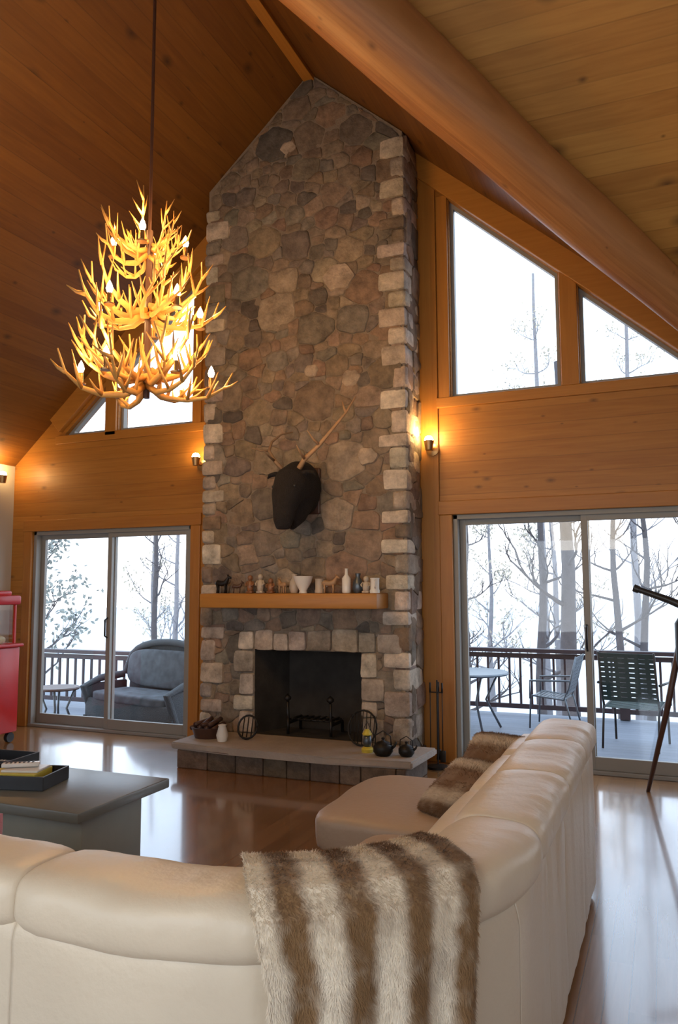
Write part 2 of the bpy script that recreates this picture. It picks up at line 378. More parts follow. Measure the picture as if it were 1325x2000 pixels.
def add_stone(bm,cl,poly,to3,col,h=.045,gap=.002):
    cx=sum(p[0] for p in poly)/len(poly); cy=sum(p[1] for p in poly)/len(poly)
    R=sum(math.hypot(p[0]-cx,p[1]-cy) for p in poly)/len(poly)
    if R<.025: return
    q=[]
    for i in range(len(poly)):
        a,b=poly[i],poly[(i+1)%len(poly)]; L_=math.hypot(a[0]-b[0],a[1]-b[1])
        if L_<.010: q.append(((a[0]+b[0])/2,(a[1]+b[1])/2)); continue
        c_=min(.3,.012/L_)
        for t in (c_,.35,.65,1-c_): q.append((a[0]+(b[0]-a[0])*t,a[1]+(b[1]-a[1])*t))
    poly=[(x+.014*mnoise.noise(Vector((x*19,y*19,1))),y+.014*mnoise.noise(Vector((x*19,y*19,7)))) for x,y in q]
    h=h*random.uniform(.4,1.5); tx,ty=random.uniform(-.05,.05),random.uniform(-.05,.05)
    rings=[]
    for k,dep in ((1-gap/R,-.006),(1-(gap+.003)/R,h*.5),(1-(gap+.010)/R,h*.9),(.5,h*1.02)):
        k=max(k,.3); ring=[]
        for p in poly:
            x=cx+(p[0]-cx)*k; y=cy+(p[1]-cy)*k
            dd=dep+(tx*(x-cx)+ty*(y-cy)) + (.007*mnoise.noise(Vector((x*14,y*14,cx*5))) if dep>0 else 0)
            ring.append(bm.verts.new(to3(x,y,dd)))
        rings.append(ring)
    c=bm.verts.new(to3(cx,cy,h*1.03)); n=len(poly); fs=[]
    for a,b in zip(rings,rings[1:]):
        for i in range(n): fs.append(bm.faces.new((a[i],a[(i+1)%n],b[(i+1)%n],b[i])))
    for i in range(n): fs.append(bm.faces.new((rings[-1][i],rings[-1][(i+1)%n],c)))
    for f in fs:
        for l in f.loops: l[cl]=(*col,1)
def vary(c,a=.15):
    k=random.uniform(1-a,1+a); return tuple(min(1,x*k*random.uniform(.96,1.04)) for x in c)
bm=prism([(X(FX0),0),(X(ox0),0),(X(ox0),oz1),(X(ox1),oz1),(X(ox1),0),(X(FX1),0),(X(FX1),ztop(FX1)),(X(RX),RZ-.01),(X(FX0),ztop(FX0))],0,D-FY-.005)
finish("mortar_core",bm,M_mortar,fp)
bm=bmesh.new(); cl=collayer(bm)
e=.02
regs=[([(FX0+e,1.08),(FX1-e,1.08),(FX1-e,ztop(FX1)-.02),(RX,RZ-.03),(FX0+e,ztop(FX0)-.02)],430),
      ([(FX0+e,.2),(ox0-.12,.2),(ox0-.12,1.08),(FX0+e,1.08)],26),
      ([(ox1+.12,.2),(FX1-e,.2),(FX1-e,1.08),(ox1+.12,1.08)],20)]
fr=lambda u,v,dd: Vector((X(u),-dd,v))
for rg,n in regs:
    for poly in stones(rg,.075,.30,n):
        cy=sum(p[1] for p in poly)/len(poly)
        col=vary(random.choices(PAL,PALW)[0])
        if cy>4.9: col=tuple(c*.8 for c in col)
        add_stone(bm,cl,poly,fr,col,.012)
for cx_,cz_,s_ in ((-2.40,3.25,1),(-2.78,3.35,.8),(-2.5,4.15,1.5),(-3.0,5.45,1),(-2.25,2.55,1)):
    poly=[(cx_+s_*.11*math.cos(t)*random.uniform(.8,1.1),cz_+s_*.09*math.sin(t)*random.uniform(.8,1.1)) for t in [k*math.pi/3 for k in range(6)]]
    add_stone(bm,cl,poly,fr,(.37,.29,.22),.028)
for xs,sg in ((FX1,1),(FX0,-1)):
    for poly in stones([(FY+.02,.02),(D-.02,.02),(D-.02,ztop(xs)-.03),(FY+.02,ztop(xs)-.03)],.12,.26,60):
        add_stone(bm,cl,poly,(lambda u,v,dd,xs=xs,sg=sg: Vector((X(xs)+sg*dd,u-FY,v))),vary(random.choices(QPS if False else PAL,PALW)[0]),.02)
finish("stone_facing",bm,M_stone,fp,True,autos=50)
bm=bmesh.new(); cl=collayer(bm)
QP=[(.46,.385,.31),(.40,.33,.265),(.35,.29,.235),(.52,.44,.36)]
def qstone(x0,x1,z0,z1,y0,y1,col):
    before=set(bm.faces)
    puff(bm,((x0+x1)/2,(y0+y1)/2,(z0+z1)/2),((x1-x0)/2,(y1-y0)/2,(z1-z0)/2),e=9,cuts=5,wr=.014,seed=random.random()*50)
    for f in set(bm.faces)-before:
        for l in f.loops: l[cl]=(*col,1)
for xs,sg in ((FX1,-1),(FX0,1)):
    z=.22;k=0
    while z<ztop(xs)-.15:
        hh=random.uniform(.11,.21)
        if z+hh>ztop(xs)-.04: break
        w=random.uniform(.18,.24) if k%2 else random.uniform(.09,.14); dpt=.20 if k%2 else .36
        x0,x1=sorted((X(xs)-sg*.022,X(xs)+sg*w))
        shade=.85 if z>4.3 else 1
        col=vary(random.choice(QP),.15)
        if random.random()<.15: col=vary(random.choice(PAL[:4]))
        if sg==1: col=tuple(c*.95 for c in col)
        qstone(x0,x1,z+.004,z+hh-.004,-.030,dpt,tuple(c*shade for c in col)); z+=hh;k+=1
z=.2;k=0
while z<oz1-.02:
    hh=min(random.uniform(.13,.2),oz1-z)
    if oz1-z-hh<.07: hh=oz1-z
    w=.20 if k%2 else .14
    qstone(X(ox0)-w,X(ox0),z+.005,z+hh-.005,-.030,.1,vary(random.choice(QP),.15))
    w=.14 if k%2 else .20
    qstone(X(ox1),X(ox1)+w,z+.005,z+hh-.005,-.030,.1,vary(random.choice(QP),.2)); z+=hh;k+=1
x=ox0-.16
while x<ox1+.14:
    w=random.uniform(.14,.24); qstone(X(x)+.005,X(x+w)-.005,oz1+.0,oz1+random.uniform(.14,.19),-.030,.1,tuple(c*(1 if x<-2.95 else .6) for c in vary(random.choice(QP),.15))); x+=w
finish("quoin_stones",bm,M_stone,fp,True,autos=50)
bm=bmesh.new()
o=[(X(ox0),0,oz0),(X(ox1),0,oz0),(X(ox1),0,oz1),(X(ox0),0,oz1)]; ib=[(X(ox0)+.14,.40,oz0),(X(ox1)-.14,.40,oz0),(X(ox1)-.14,.40,oz1),(X(ox0)+.14,.40,oz1)]
A=[bm.verts.new(p) for p in o]; B=[bm.verts.new(p) for p in ib]
for i in range(4): bm.faces.new((A[i],A[(i+1)%4],B[(i+1)%4],B[i]))
bm.faces.new(B); finish("firebox",bm,M_soot,fp)
for x in (-3.02,-2.62):
    bm=bmesh.new()
    tube(bm,[(X(x),.30,.21),(X(x),.30,.30),(X(x),.06,.30),(X(x),.05,.34),(X(x),.04,.48)],.014); tube(bm,[(X(x),.05,.21),(X(x),.05,.34)],.014)
    lathe(bm,[(0,.48),(.03,.50),(.032,.52),(0,.55)],(X(x),.04,0))
    finish("andiron",bm,M_iron,fp,True)
bm=bmesh.new()
for i in range(7): tube(bm,[(X(-3.0+.06*i),.28,.33),(X(-3.0+.06*i),.08,.33)],.009,6)
for y in (.1,.26): tube(bm,[(X(-3.03),y,.325),(X(-2.61),y,.325)],.009,6)
finish("fire_grate",bm,M_iron,fp,True)
bm=bmesh.new()
hp=[(-3.78,5.44),(-3.2,5.40),(-2.4,5.39),(-1.72,5.46),(-1.69,6.02),(-3.80,6.02)]
a=[bm.verts.new((X(x),y-FY,.145)) for x,y in hp]; b=[bm.verts.new((X(x),y-FY,.2)) for x,y in hp]
bm.faces.new(a[::-1]); bm.faces.new(b)
for i in range(6): bm.faces.new((a[i],a[(i+1)%6],b[(i+1)%6],b[i]))
bmesh.ops.bevel(bm,geom=[e_ for e_ in bm.edges],offset=.012,segments=2,affect='EDGES')
finish("hearth_slab",bm,M_hearth,fp,True,autos=40)
bm=bmesh.new(); cl=collayer(bm)
x=-3.72
while x<-1.78:
    w=random.uniform(.16,.3); w=min(w,-1.76-x)
    col=vary((.14,.105,.075),.3)
    bf=set(bm.faces); box(bm,(X(x+w/2),5.72-FY,.072),(w-.006,.56,.144),.010)
    for f in set(bm.faces)-bf:
        for l in f.loops: l[cl]=(*col,1)
    x+=w
finish("hearth_base",bm,M_stone,fp)
bm=bmesh.new(); box(bm,(X(-2.90),-.13,1.345),(1.64,.30,.125),.014); finish("mantel_shelf",bm,M_trimh,fp,True,autos=40)
# ------------------------------------------------------------------ mounted head
mh=thing("mounted_elk_head",(-2.80,FY-.052,2.28),"dark furred taxidermy head with antlers on stone chimney","taxidermy")
bm=bmesh.new()
tube(bm,[(0,.03,.0),(0,-.08,.02),(0,-.20,.02),(.0,-.31,.0),(0,-.38,-.08),(0,-.42,-.18),(0,-.44,-.29),(0,-.44,-.36)],[(.13,.22),(.145,.23),(.15,.21),(.145,.17),(.125,.13),(.095,.105),(.08,.085),(.055,.055)],20)
tube(bm,[(0,-.14,-.10),(0,-.24,-.20),(0.0,-.33,-.30)],[(.12,.13),(.11,.13),(.06,.08)],14)
for s in (-1,1):
    tube(bm,[(s*.08,-.29,.09),(s*.14,-.29,.12),(s*.20,-.29,.11),(s*.225,-.29,.08)],[(.03,.02),(.045,.02),(.035,.018),(.01,.01)],10)
    puff(bm,(s*.075,-.40,-.01),(.03,.05,.03),2)
o=finish("head_body",bm,M_hide,mh,True)
md=o.modifiers.new("r",'REMESH'); md.mode='VOXEL'; md.voxel_size=.013; md.use_smooth_shade=True
md=o.modifiers.new("s",'SMOOTH'); md.iterations=4
for s in (-1,1):
    bm=bmesh.new(); puff(bm,(s*.095,-.43,-.01),(.014,.014,.014),2,cuts=4); finish("glass_eye",bm,M_black,mh,True)
bm=bmesh.new(); box(bm,(0,.025,.0),(.24,.03,.40),.012); finish("mount_board",bm,M_dark,mh)
def beam(bm,pts,r,tines):
    tube(bm,pts,[r*(1-.75*i/(len(pts)-1)) for i in range(len(pts))],9)
    for i,v in tines:
        p=Vector(pts[i]); v=Vector(v); tube(bm,[p,p+v*.5+Vector((0,0,-.01)),p+v],[r*.6,r*.42,r*.12],7)
bm=bmesh.new()
beam(bm,[(.06,-.30,.13),(.14,-.33,.22),(.26,-.31,.33),(.37,-.27,.47),(.46,-.22,.60),(.54,-.2,.73)],.024,[(1,(.02,-.2,.08)),(2,(-.05,-.12,.10)),(4,(-.04,.02,.1))])
finish("antler",bm,M_antler2,mh,True)
bm=bmesh.new()
beam(bm,[(-.06,-.30,.13),(-.13,-.34,.22),(-.19,-.33,.31),(-.20,-.26,.40),(-.14,-.2,.47),(-.05,-.16,.49)],.02,[(1,(-.02,-.2,.08)),(2,(-.12,-.08,.02))])
finish("antler",bm,M_antler3,mh,True)
# ------------------------------------------------------------------ sofa
so=thing("sectional_sofa",(-1.6,2.4,0),"large cream leather sectional sofa with puffy headrests","sofa")
SO=Vector((-1.6,2.4,0))
AC=Vector((-1.15,2.15)); arx,ary=.69,.64
def pathpt(u):
    if u<0: return Vector((AC.x+u,AC.y-ary)),Vector((0,-1))
    if u<=1:
        t=u*math.pi/2; return Vector((AC.x+arx*math.sin(t),AC.y-ary*math.cos(t))),Vector((math.sin(t)*ary,-math.cos(t)*arx)).normalized()
    return Vector((AC.x+arx,AC.y+(u-1))),Vector((1,0))
def sweep(bm,u0,u1,sec,n=14,round_=.04,puffn=0.0):
    rings=[]; cz=sum(s[1] for s in sec)/len(sec); co=sum(s[0] for s in sec)/len(sec)
    ts=[0,.015,.05,.11]+[.11+(.78)*(i+1)/(n) for i in range(n-1)]+[.89,.95,.985,1]
    for t in ts:
        p,nn=pathpt(u0+(u1-u0)*t)
        e=min(t,1-t); k=1-round_*(1-min(1,e/.12))**2.2*3
        k2=k+puffn*math.sin(math.pi*t)
        ring=[]
        for (o,z) in sec:
            oo=co+(o-co)*k2; zz=cz+(z-cz)*k2
            wr=.008*mnoise.noise(Vector((p.x*7+o*5,p.y*7,z*9)))+.0035*mnoise.noise(Vector((p.x*25+o*8,p.y*25,z*20)))
            ring.append(bm.verts.new(Vector((p.x+nn.x*(oo+wr),p.y+nn.y*(oo+wr),zz+wr))-SO))
        rings.append(ring)
    m=len(sec)
    for a,b in zip(rings,rings[1:]):
        for i in range(m): bm.faces.new((a[i],a[(i+1)%m],b[(i+1)%m],b[i]))
    bm.faces.new(rings[0][::-1]); bm.faces.new(rings[-1])
def selp(c,h,e=3,n=22):
    out=[]
    for k in range(n):
        t=2*math.pi*k/n; cx,sx=math.cos(t),math.sin(t)
        out.append((c[0]+h[0]*math.copysign(abs(cx)**(2/e),cx),c[1]+h[1]*math.copysign(abs(sx)**(2/e),sx)))
    return out
SB=-.265
mods=[(-2.1,-1.35),(-1.35,SB*1.0-.0),(SB,.42),(.42,1.1),(1.1,1.72),(1.72,2.34),(2.34,2.88)]
mods=[(-2.1,-1.05),(-1.05,-.275),(-.275,.42),(.42,1.1),(1.1,1.72),(1.72,2.34),(2.34,2.88)]
mods=[(-2.1,-1.35),(-1.35,-.80),(-.80,-.255),(-.255,.42),(.42,1.1),(1.1,1.72),(1.72,2.34),(2.34,2.88)]
mods[1]=(-1.35,-.255); mods.pop(2)
mods=[(-2.1,-1.35),(-1.35,-.255+.0),(-.255,.42),(.42,1.1),(1.1,1.72),(1.72,2.34),(2.34,2.88)]
mods=[(-2.1,-1.22),(-1.22,-.255),(-.255,.42),(.42,1.1),(1.1,1.72),(1.72,2.34),(2.34,2.88)]
# module boundaries measured along the back: left run, corner, right run
mods=[(-2.1,-1.20),(-1.20,-.255),(-.255,.40),(.40,1.1),(1.1,1.72),(1.72,2.34),(2.34,2.88)]
mods=[(-2.1,-1.5),(-1.5,-.86),(-.86,-.255)]+mods[2:]
mods[0]=(-2.1,-1.48); mods[1]=(-1.48,-.245-.61); mods[2]=(-.855,-.24) ; mods[3]=(-.24,.40)
mods[1]=(-1.48,-.245-.0-.605)
mods=[(-2.1,-1.48),(-1.48,-.85),(-.85,.0),(.0,.40),(.40,1.1),(1.1,1.72),(1.72,2.34),(2.34,2.88)]
mods=[(-2.1,-1.35),(-1.35,-.85),(-.85,.31),(.31,.66),(.66,1.1),(1.1,1.72),(1.72,2.34),(2.34,2.88)]
mods[0:3]=[(-2.1,-1.35),(-1.35,-.255-.0),(-.255,.31)]
mods=[(-2.1,-1.30),(-1.30,-.255+.0),(-.255,.31),(.31,.66),(.66,1.1),(1.1,1.72),(1.72,2.34),(2.34,2.88)]
mods=[(-2.1,-.87+.0-.48),(-1.35,-.245),(-.245,.31),(.31,.66),(.66,1.1),(1.1,1.72),(1.72,2.34),(2.34,2.88)]
mods=[(-1.7,-.85),(-.85,-.245)] if False else [(-2.1,-1.35),(-1.35,-.83),(-.83,-.24),(-.24,.31),(.31,.66),(.66,1.1),(1.1,1.72),(1.72,2.34),(2.34,2.88)]
mods=[(-2.1,-1.35),(-1.35,-.83),(-.83,-.24),(-.24,.42),(.42,1.1),(1.1,1.72),(1.72,2.34),(2.34,2.88)]
pan=[(-2.1,-1.35),(-1.35,-.83),(-.83,-.24),(-.24,.42),(.42,.88),(.88,1.28),(1.28,1.72),(1.72,2.34),(2.34,2.88)]
for u0,u1 in pan:
    bm=bmesh.new(); sweep(bm,u0+.0006,u1-.0006,selp((0,.37),(.112,.345),9,26),n=20,round_=.009); finish("back_panel",bm,M_leather,so,True)
for u0,u1 in mods:
    g=.0012
    rr=.035 if u0>0 else .055
    bm=bmesh.new(); sweep(bm,u0+g,u1-g,selp((-.005,.736),(.136,.074),3.0,30),n=22,round_=rr,puffn=.02); finish("headrest",bm,M_leather,so,True)
    bm=bmesh.new(); sweep(bm,u0+g,u1-g,selp((-.17,.56),(.09,.17),3,24),round_=.05,puffn=.03); finish("back_cushion",bm,M_leather,so,True)
def sc(x0,x1,y0,y1,z0,z1,mat,name,e=5):
    bm=bmesh.new(); puff(bm,((x0+x1)/2-SO.x,(y0+y1)/2-SO.y,(z0+z1)/2),((x1-x0)/2,(y1-y0)/2,(z1-z0)/2),e,cuts=12,wr=.012); return finish(name,bm,mat,so,True)
for x0,x1 in ((-3.2,-2.5),(-2.5,-1.95),(-1.95,-1.4)):
    sc(x0,x1,1.72,2.3,.27,.45,M_seatl,"seat_cushion"); sc(x0+.01,x1-.01,1.6,2.25,.04,.28,M_seatl,"seat_base",9)
sc(-1.4,-.68,1.75,2.55,.25,.42,M_seatl,"seat_cushion"); sc(-1.35,-.7,1.75,2.5,.04,.28,M_seatl,"seat_base",9)
sc(-1.2,-.66,2.55,3.2,.27,.44,M_seatl,"seat_cushion"); sc(-1.15,-.66,2.5,3.18,.04,.28,M_seatl,"seat_base",9)
sc(-1.52,-.64,3.2,4.1,.27,.46,M_seatl,"chaise_cushion",6); sc(-1.48,-.62,3.24,4.08,.04,.29,M_seatl,"chaise_base",9)
# ------------------------------------------------------------------ fur throw
BR=(.27,.155,.068); WH=(.80,.71,.57)
def stripe(s,ph=0.0):
    v=math.sin(s*2*math.pi+ph)
    k=min(1,max(0,.5+v*.58)); return k*k*(3-2*k)
def furcol(s,p,NN=1.0):
    p=Vector(p)
    s=s+.05*mnoise.noise(p*5)
    k=stripe(s)+.34*mnoise.noise(p*20)+.22*mnoise.noise(p*60)
    k=min(1,max(0,k)); return tuple(BR[i]*(1-k)+WH[i]*k for i in range(3))
tsec=[(-.22,.48),(-.265,.58),(-.27,.68),(-.205,.78),(-.10,.833),(0,.845),(.10,.832),(.155,.785),(.170,.71),(.157,.61),(.150,.50),(.155,.36),(.165,.22),(.17,.12)]
def tpt(a,v):
    f=v*(len(tsec)-1); i=min(int(f),len(tsec)-2); fr_=f-i
    o=tsec[i][0]*(1-fr_)+tsec[i+1][0]*fr_; z=tsec[i][1]*(1-fr_)+tsec[i+1][1]*fr_
    q=max(0,min(1,(v-.3)/.35))
    u0=.235+.075*q; u1=.78-.12*max(0,min(1,(v-.25)/.35))
    u=u0+(u1-u0)*a
    p,n=pathpt(u)
    fold=.012*math.sin(a*20+v*2)*min(1,max(0,(v-.5)*4))+.008*mnoise.noise(Vector((a*9,v*9,0)))
    o+=.012+fold
    return Vector((p.x+n.x*o,p.y+n.y*o,z))
TH=Vector((-.6,1.7,0))
bm=bmesh.new(); cl=collayer(bm)
NA,NV=90,110; grid=[[bm.verts.new(tpt(i/NA,j/NV)-TH) for j in range(NV+1)] for i in range(NA+1)]
NS=3.8; P0=.16
for i in range(NA):
    for j in range(NV):
        f=bm.faces.new((grid[i][j],grid[i+1][j],grid[i+1][j+1],grid[i][j+1]))
        for l,(a_,b_) in zip(f.loops,((i,j),(i+1,j),(i+1,j+1),(i,j+1))): l[cl]=(*furcol(a_/NA*NS+P0,l.vert.co),1)
def blades(bm,cl,fn,cnt,ln,wd,sfn,off):
    for _ in range(cnt):
        a,v=random.random(),random.random()
        if random.random()<.05: a=random.choice((0,1))
        p=fn(a,v); du=(fn(min(1,a+.01),v)-fn(max(0,a-.01),v)).normalized(); dv=(fn(a,min(1,v+.01))-fn(a,max(0,v-.01))).normalized()
        n=du.cross(dv)
        if n.dot(off(p))<0: n=-n
        cl_=mnoise.noise(p*30)
        dr=(n*random.uniform(.35,.7)+dv*random.uniform(.3,1.0)+du*(random.uniform(-.4,.4)+cl_*.8)).normalized()*ln*random.uniform(.6,1.3)
        w=du*wd
        vs=[bm.verts.new(p-w-TH),bm.verts.new(p+w-TH),bm.verts.new(p+dr+Vector((0,0,-.002))-TH)]
        f=bm.faces.new(vs); c=furcol(sfn(a),p-TH); k=random.uniform(.88,1.15)
        for l in f.loops: l[cl]=(*[min(1,x*k) for x in c],1)
blades(bm,cl,tpt,60000,.012,.0010,lambda a:a*NS+P0,lambda p:Vector((p.x+1.0,p.y-2.1,(.6 if p.z>.68 else .0))))
me=bpy.data.meshes.new("fur_throw"); bm.to_mesh(me); bm.free(); me.materials.append(M_fur)
o=bpy.data.objects.new("fur_throw",me); COL.objects.link(o); o.location=TH
for p in me.polygons: p.use_smooth=len(p.vertices)==4
tag(o,"brown and white striped faux fur throw over the sofa back","throw blanket")
BR=(.16,.085,.04); WH=(.55,.45,.33)
def pillow(PC,rz,rx,ph,lab):
    PC=Vector(PC); PR=Matrix.Rotation(math.radians(rz),3,'Z')@Matrix.Rotation(math.radians(rx),3,'X')
    def ppt(a,v):
        x=(a-.5)*2
        ang_=v*2*math.pi; e=.55
        y=math.copysign(abs(math.sin(ang_))**.8,math.sin(ang_)); z=math.copysign(abs(math.cos(ang_))**e,math.cos(ang_))
        w=(1-abs(x)**4)**.5
        return PC+PR@Vector((x*.22,y*.075*w,z*.17*(.88+.12*w)))
    bm=bmesh.new(); cl=collayer(bm); NA,NV=40,48
    grid=[[bm.verts.new(ppt(i/NA,j/NV)-PC) for j in range(NV)] for i in range(NA+1)]
    def pscol(v,p):
        s=math.cos(v*2*math.pi)
        return furcol(s*1.1+ph,p)
    for i in range(NA):
        for j in range(NV):
            f=bm.faces.new((grid[i][j],grid[i+1][j],grid[i+1][(j+1)%NV],grid[i][(j+1)%NV]))
            for l,b_ in zip(f.loops,(j,j,j+1,j+1)): l[cl]=(*pscol(b_/NV,l.vert.co),1)
    for _ in range(12000):
        a,v=random.random(),random.random(); p=ppt(a,v); n=(p-PC).normalized()
        dr=(n+Vector((random.uniform(-.6,.6),random.uniform(-.6,.6),random.uniform(-.7,.3)))).normalized()*.013
        w=n.orthogonal().normalized()*.0012; f=bm.faces.new([bm.verts.new(p-w-PC),bm.verts.new(p+w-PC),bm.verts.new(p+dr-PC)])
        c=pscol(v,p-PC); k=random.uniform(.85,1.15)
        for l in f.loops: l[cl]=(*[min(1,x*k) for x in c],1)
    me=bpy.data.meshes.new("fur_pillow"); bm.to_mesh(me); bm.free(); me.materials.append(M_fur)
    o=bpy.data.objects.new("fur_pillow",me); COL.objects.link(o); o.location=PC
    for p in me.polygons: p.use_smooth=len(p.vertices)==4
    tag(o,lab,"pillow","fur pillows on the chaise")
pillow((-.80,3.44,.55),-30,-58,.75,"brown and cream striped faux fur pillow lying on the chaise")
pillow((-.75,3.80,.59),-22,-46,.75,"brown and cream striped fur pillow behind another pillow")
# ------------------------------------------------------------------ coffee table
ct=thing("coffee_table",(-3.31,3.28,0),"low grey slab coffee table on block pedestals","coffee table")
bm=bmesh.new(); box(bm,(-.05,0,.395),(1.66,.72,.05),.008); finish("table_top",bm,M_tabletop,ct,True,autos=40)
M_ped=pm("table_pedestal",(.27,.27,.225),.5,ns=10,amt=.08)
for x in (.46,-.55):
    bm=bmesh.new(); box(bm,(x,-.02,.185),(.50,.46,.37),.006); finish("pedestal",bm,M_ped,ct,True,autos=40)
def tray(loc,rz):
    t=thing("storage_tray",loc,"black box tray on the coffee table","tray",rz,"black trays on the table")
    bm=bmesh.new(); w,d_,h=.40,.26,.07
    box(bm,(0,0,.006),(w,d_,.012),.003)
    for x in (-w/2,w/2): box(bm,(x,0,h/2),(.012,d_+.012,h),.003)
    for y in (-d_/2,d_/2): box(bm,(0,y,h/2),(w,.012,h),.003)
    finish("tray_body",bm,M_black,t); return t
t1=tray((-3.20,3.24,.421),.25); t2=tray((-3.64,3.48,.421),.1)
bk=thing("magazine",(-3.20,3.24,.434),"yellow covered magazine lying in black tray","magazine",.3)
bm=bmesh.new(); box(bm,(0,0,.03),(.26,.2,.06),.004); finish("cover",bm,M_yellow,bk)
bm=bmesh.new(); box(bm,(.03,.0,.066),(.2,.15,.012),.003); finish("page_block",bm,M_whitec,bk)
def remote(loc,rz,m):
    r=thing("remote_control",loc,"slim remote control with rows of buttons","remote",rz,"remotes on the table")
    bm=bmesh.new(); box(bm,(0,0,.012),(.19,.05,.022),.007); finish("remote_body",bm,m,r,True,autos=50)
    bm=bmesh.new()
    for i in range(7):
        for j in range(3): box(bm,(-.07+i*.022,-.013+j*.013,.024),(.01,.008,.004),.001)
    finish("button_pad",bm,M_black if m is M_whitec else M_whitec,r)
remote((-3.20,3.24,.508),.6,M_whitec); remote((-3.64,3.48,.434),.2,M_black)
# ------------------------------------------------------------------ chandelier
CX,CY=-2.8,3.72
ch=thing("antler_chandelier",(CX,CY,2.5),"three tier antler chandelier with lit candle bulbs hanging on long cable","chandelier")
bm=bmesh.new(); tube(bm,[(0,0,1.1),(0,0,RZ-2.5-.14)],.010); tube(bm,[(0,0,.08),(0,0,1.12)],.02)
lathe(bm,[(0,-.07),(.07,-.07),(.07,0),(0,0)],(0,0,RZ-2.5-.12)); finish("suspension_rod",bm,M_dark,ch,True,autos=40)
antm=[]
for P,T in (([(.03,0,.03),(.14,0,-.03),(.28,.01,-.045),(.41,.04,-.02),(.51,.09,.05),(.56,.12,.16)],[(1,(.03,.08,.17)),(2,(.06,-.09,.17)),(2,(.07,.12,.08)),(3,(.09,-.05,.18)),(3,(.04,.11,.12)),(4,(.11,-.06,.05))]),
            ([(.03,0,.03),(.13,.02,.0),(.24,.06,.03),(.33,.12,.09),(.38,.18,.18),(.38,.21,.29)],[(1,(.03,-.08,.18)),(2,(.12,-.07,.12)),(3,(.12,-.03,.10)),(3,(-.04,.08,.16)),(4,(.09,.0,.12))])):
    bm=bmesh.new(); beam(bm,P,.022,T); am=finish("antler",bm,M_antler,ch,True); antm.append(am.data); bpy.data.objects.remove(am)
bulb_bm=bmesh.new(); lathe(bulb_bm,[(0,0),(.014,.007),(.020,.026),(.013,.05),(0,.075)],n=12)
bo=finish("bulb",bulb_bm,M_bulb,ch,True)
cb_=bmesh.new(); lathe(cb_,[(0,-.07),(.03,-.07),(.032,-.062),(.014,-.058),(.014,0),(0,0)],n=12); co_=finish("candle_cup",cb_,M_brass,ch,True,autos=40)
for tz,R,n,nb,ph in ((.14,.95,11,6,.2),(.54,.80,10,5,.5),(.94,.54,9,4,.1)):
    for i in range(n):
        t=ph+2*math.pi*i/n+random.uniform(-.15,.15)
        for k,mir in enumerate((1,-1) if i%2==0 else (1,)):
            kk=(i+k)%2
            a=bpy.data.objects.new("antler",antm[kk]); COL.objects.link(a); a.parent=ch
            s=R*random.uniform(.86,1.04); zs=s*random.uniform(.9,1.3)*(1.5 if R<.6 else (1.15 if R<.9 else 1)); a.scale=(s,s*mir,zs); a.location=(0,0,tz+random.uniform(-.04,.04)+(.05 if kk else 0)); a.rotation_euler=(random.uniform(-.35,.35),random.uniform(-.16,.10),t+(.25 if mir<0 else 0))
    for i in range(nb):
        t=ph+.35+2*math.pi*i/nb; r=R*.40; loc=(r*math.cos(t),r*math.sin(t),tz+.08)
        b_=bpy.data.objects.new("bulb",bo.data); COL.objects.link(b_); b_.parent=ch; b_.location=loc
        c_=bpy.data.objects.new("candle_cup",co_.data); COL.objects.link(c_); c_.parent=ch; c_.location=loc
        ld=bpy.data.lights.new("bulb_light",'POINT'); ld.energy=5.5; ld.color=(1,.55,.18); ld.shadow_soft_size=.03
        l_=bpy.data.objects.new("bulb_light",ld); COL.objects.link(l_); l_.parent=ch; l_.location=(loc[0],loc[1],loc[2]+.12)
for x in (bo,co_): bpy.data.objects.remove(x)
# ------------------------------------------------------------------ sconces
def sconce(loc,rz,en=5):
    s=thing("wall_sconce",loc,"small lit wall spotlight fixture on pine wall","wall lamp",rz,"wall spotlights")
    bm=bmesh.new(); lathe(bm,[(0,0),(.055,0),(.055,.015),(.02,.025),(0,.025)]) 
    for v in bm.verts: v.co=Vector((v.co.x,-v.co.z,v.co.y))
    tube(bm,[(0,-.02,0),(0,-.08,0),(0,-.11,.02)],.009); finish("bracket",bm,M_brass,s,True,autos=50)
    bm=bmesh.new(); lathe(bm,[(.02,-.05),(.03,-.05),(.045,.03),(.04,.03),(.026,-.045)],(0,-.12,.03)); finish("lamp_shade",bm,M_brass,s,True,autos=50)
    bm=bmesh.new(); puff(bm,(0,-.12,.06),(.038,.038,.045),2.2,cuts=5); finish("bulb",bm,M_sbulb,s,True)
    ld=bpy.data.lights.new("sconce_light",'POINT'); ld.energy=en; ld.color=(1,.58,.2); ld.shadow_soft_size=.04
    l_=bpy.data.objects.new("sconce_light",ld); COL.objects.link(l_); l_.parent=s; l_.location=(0,-.14,.14)
    return s
sconce((-1.86+.06,D-.022,2.64),0,7); sconce((-4.15,D-.01,2.66),0,2); sconce((WX0+.01,6.15,2.6),math.pi/2,6)
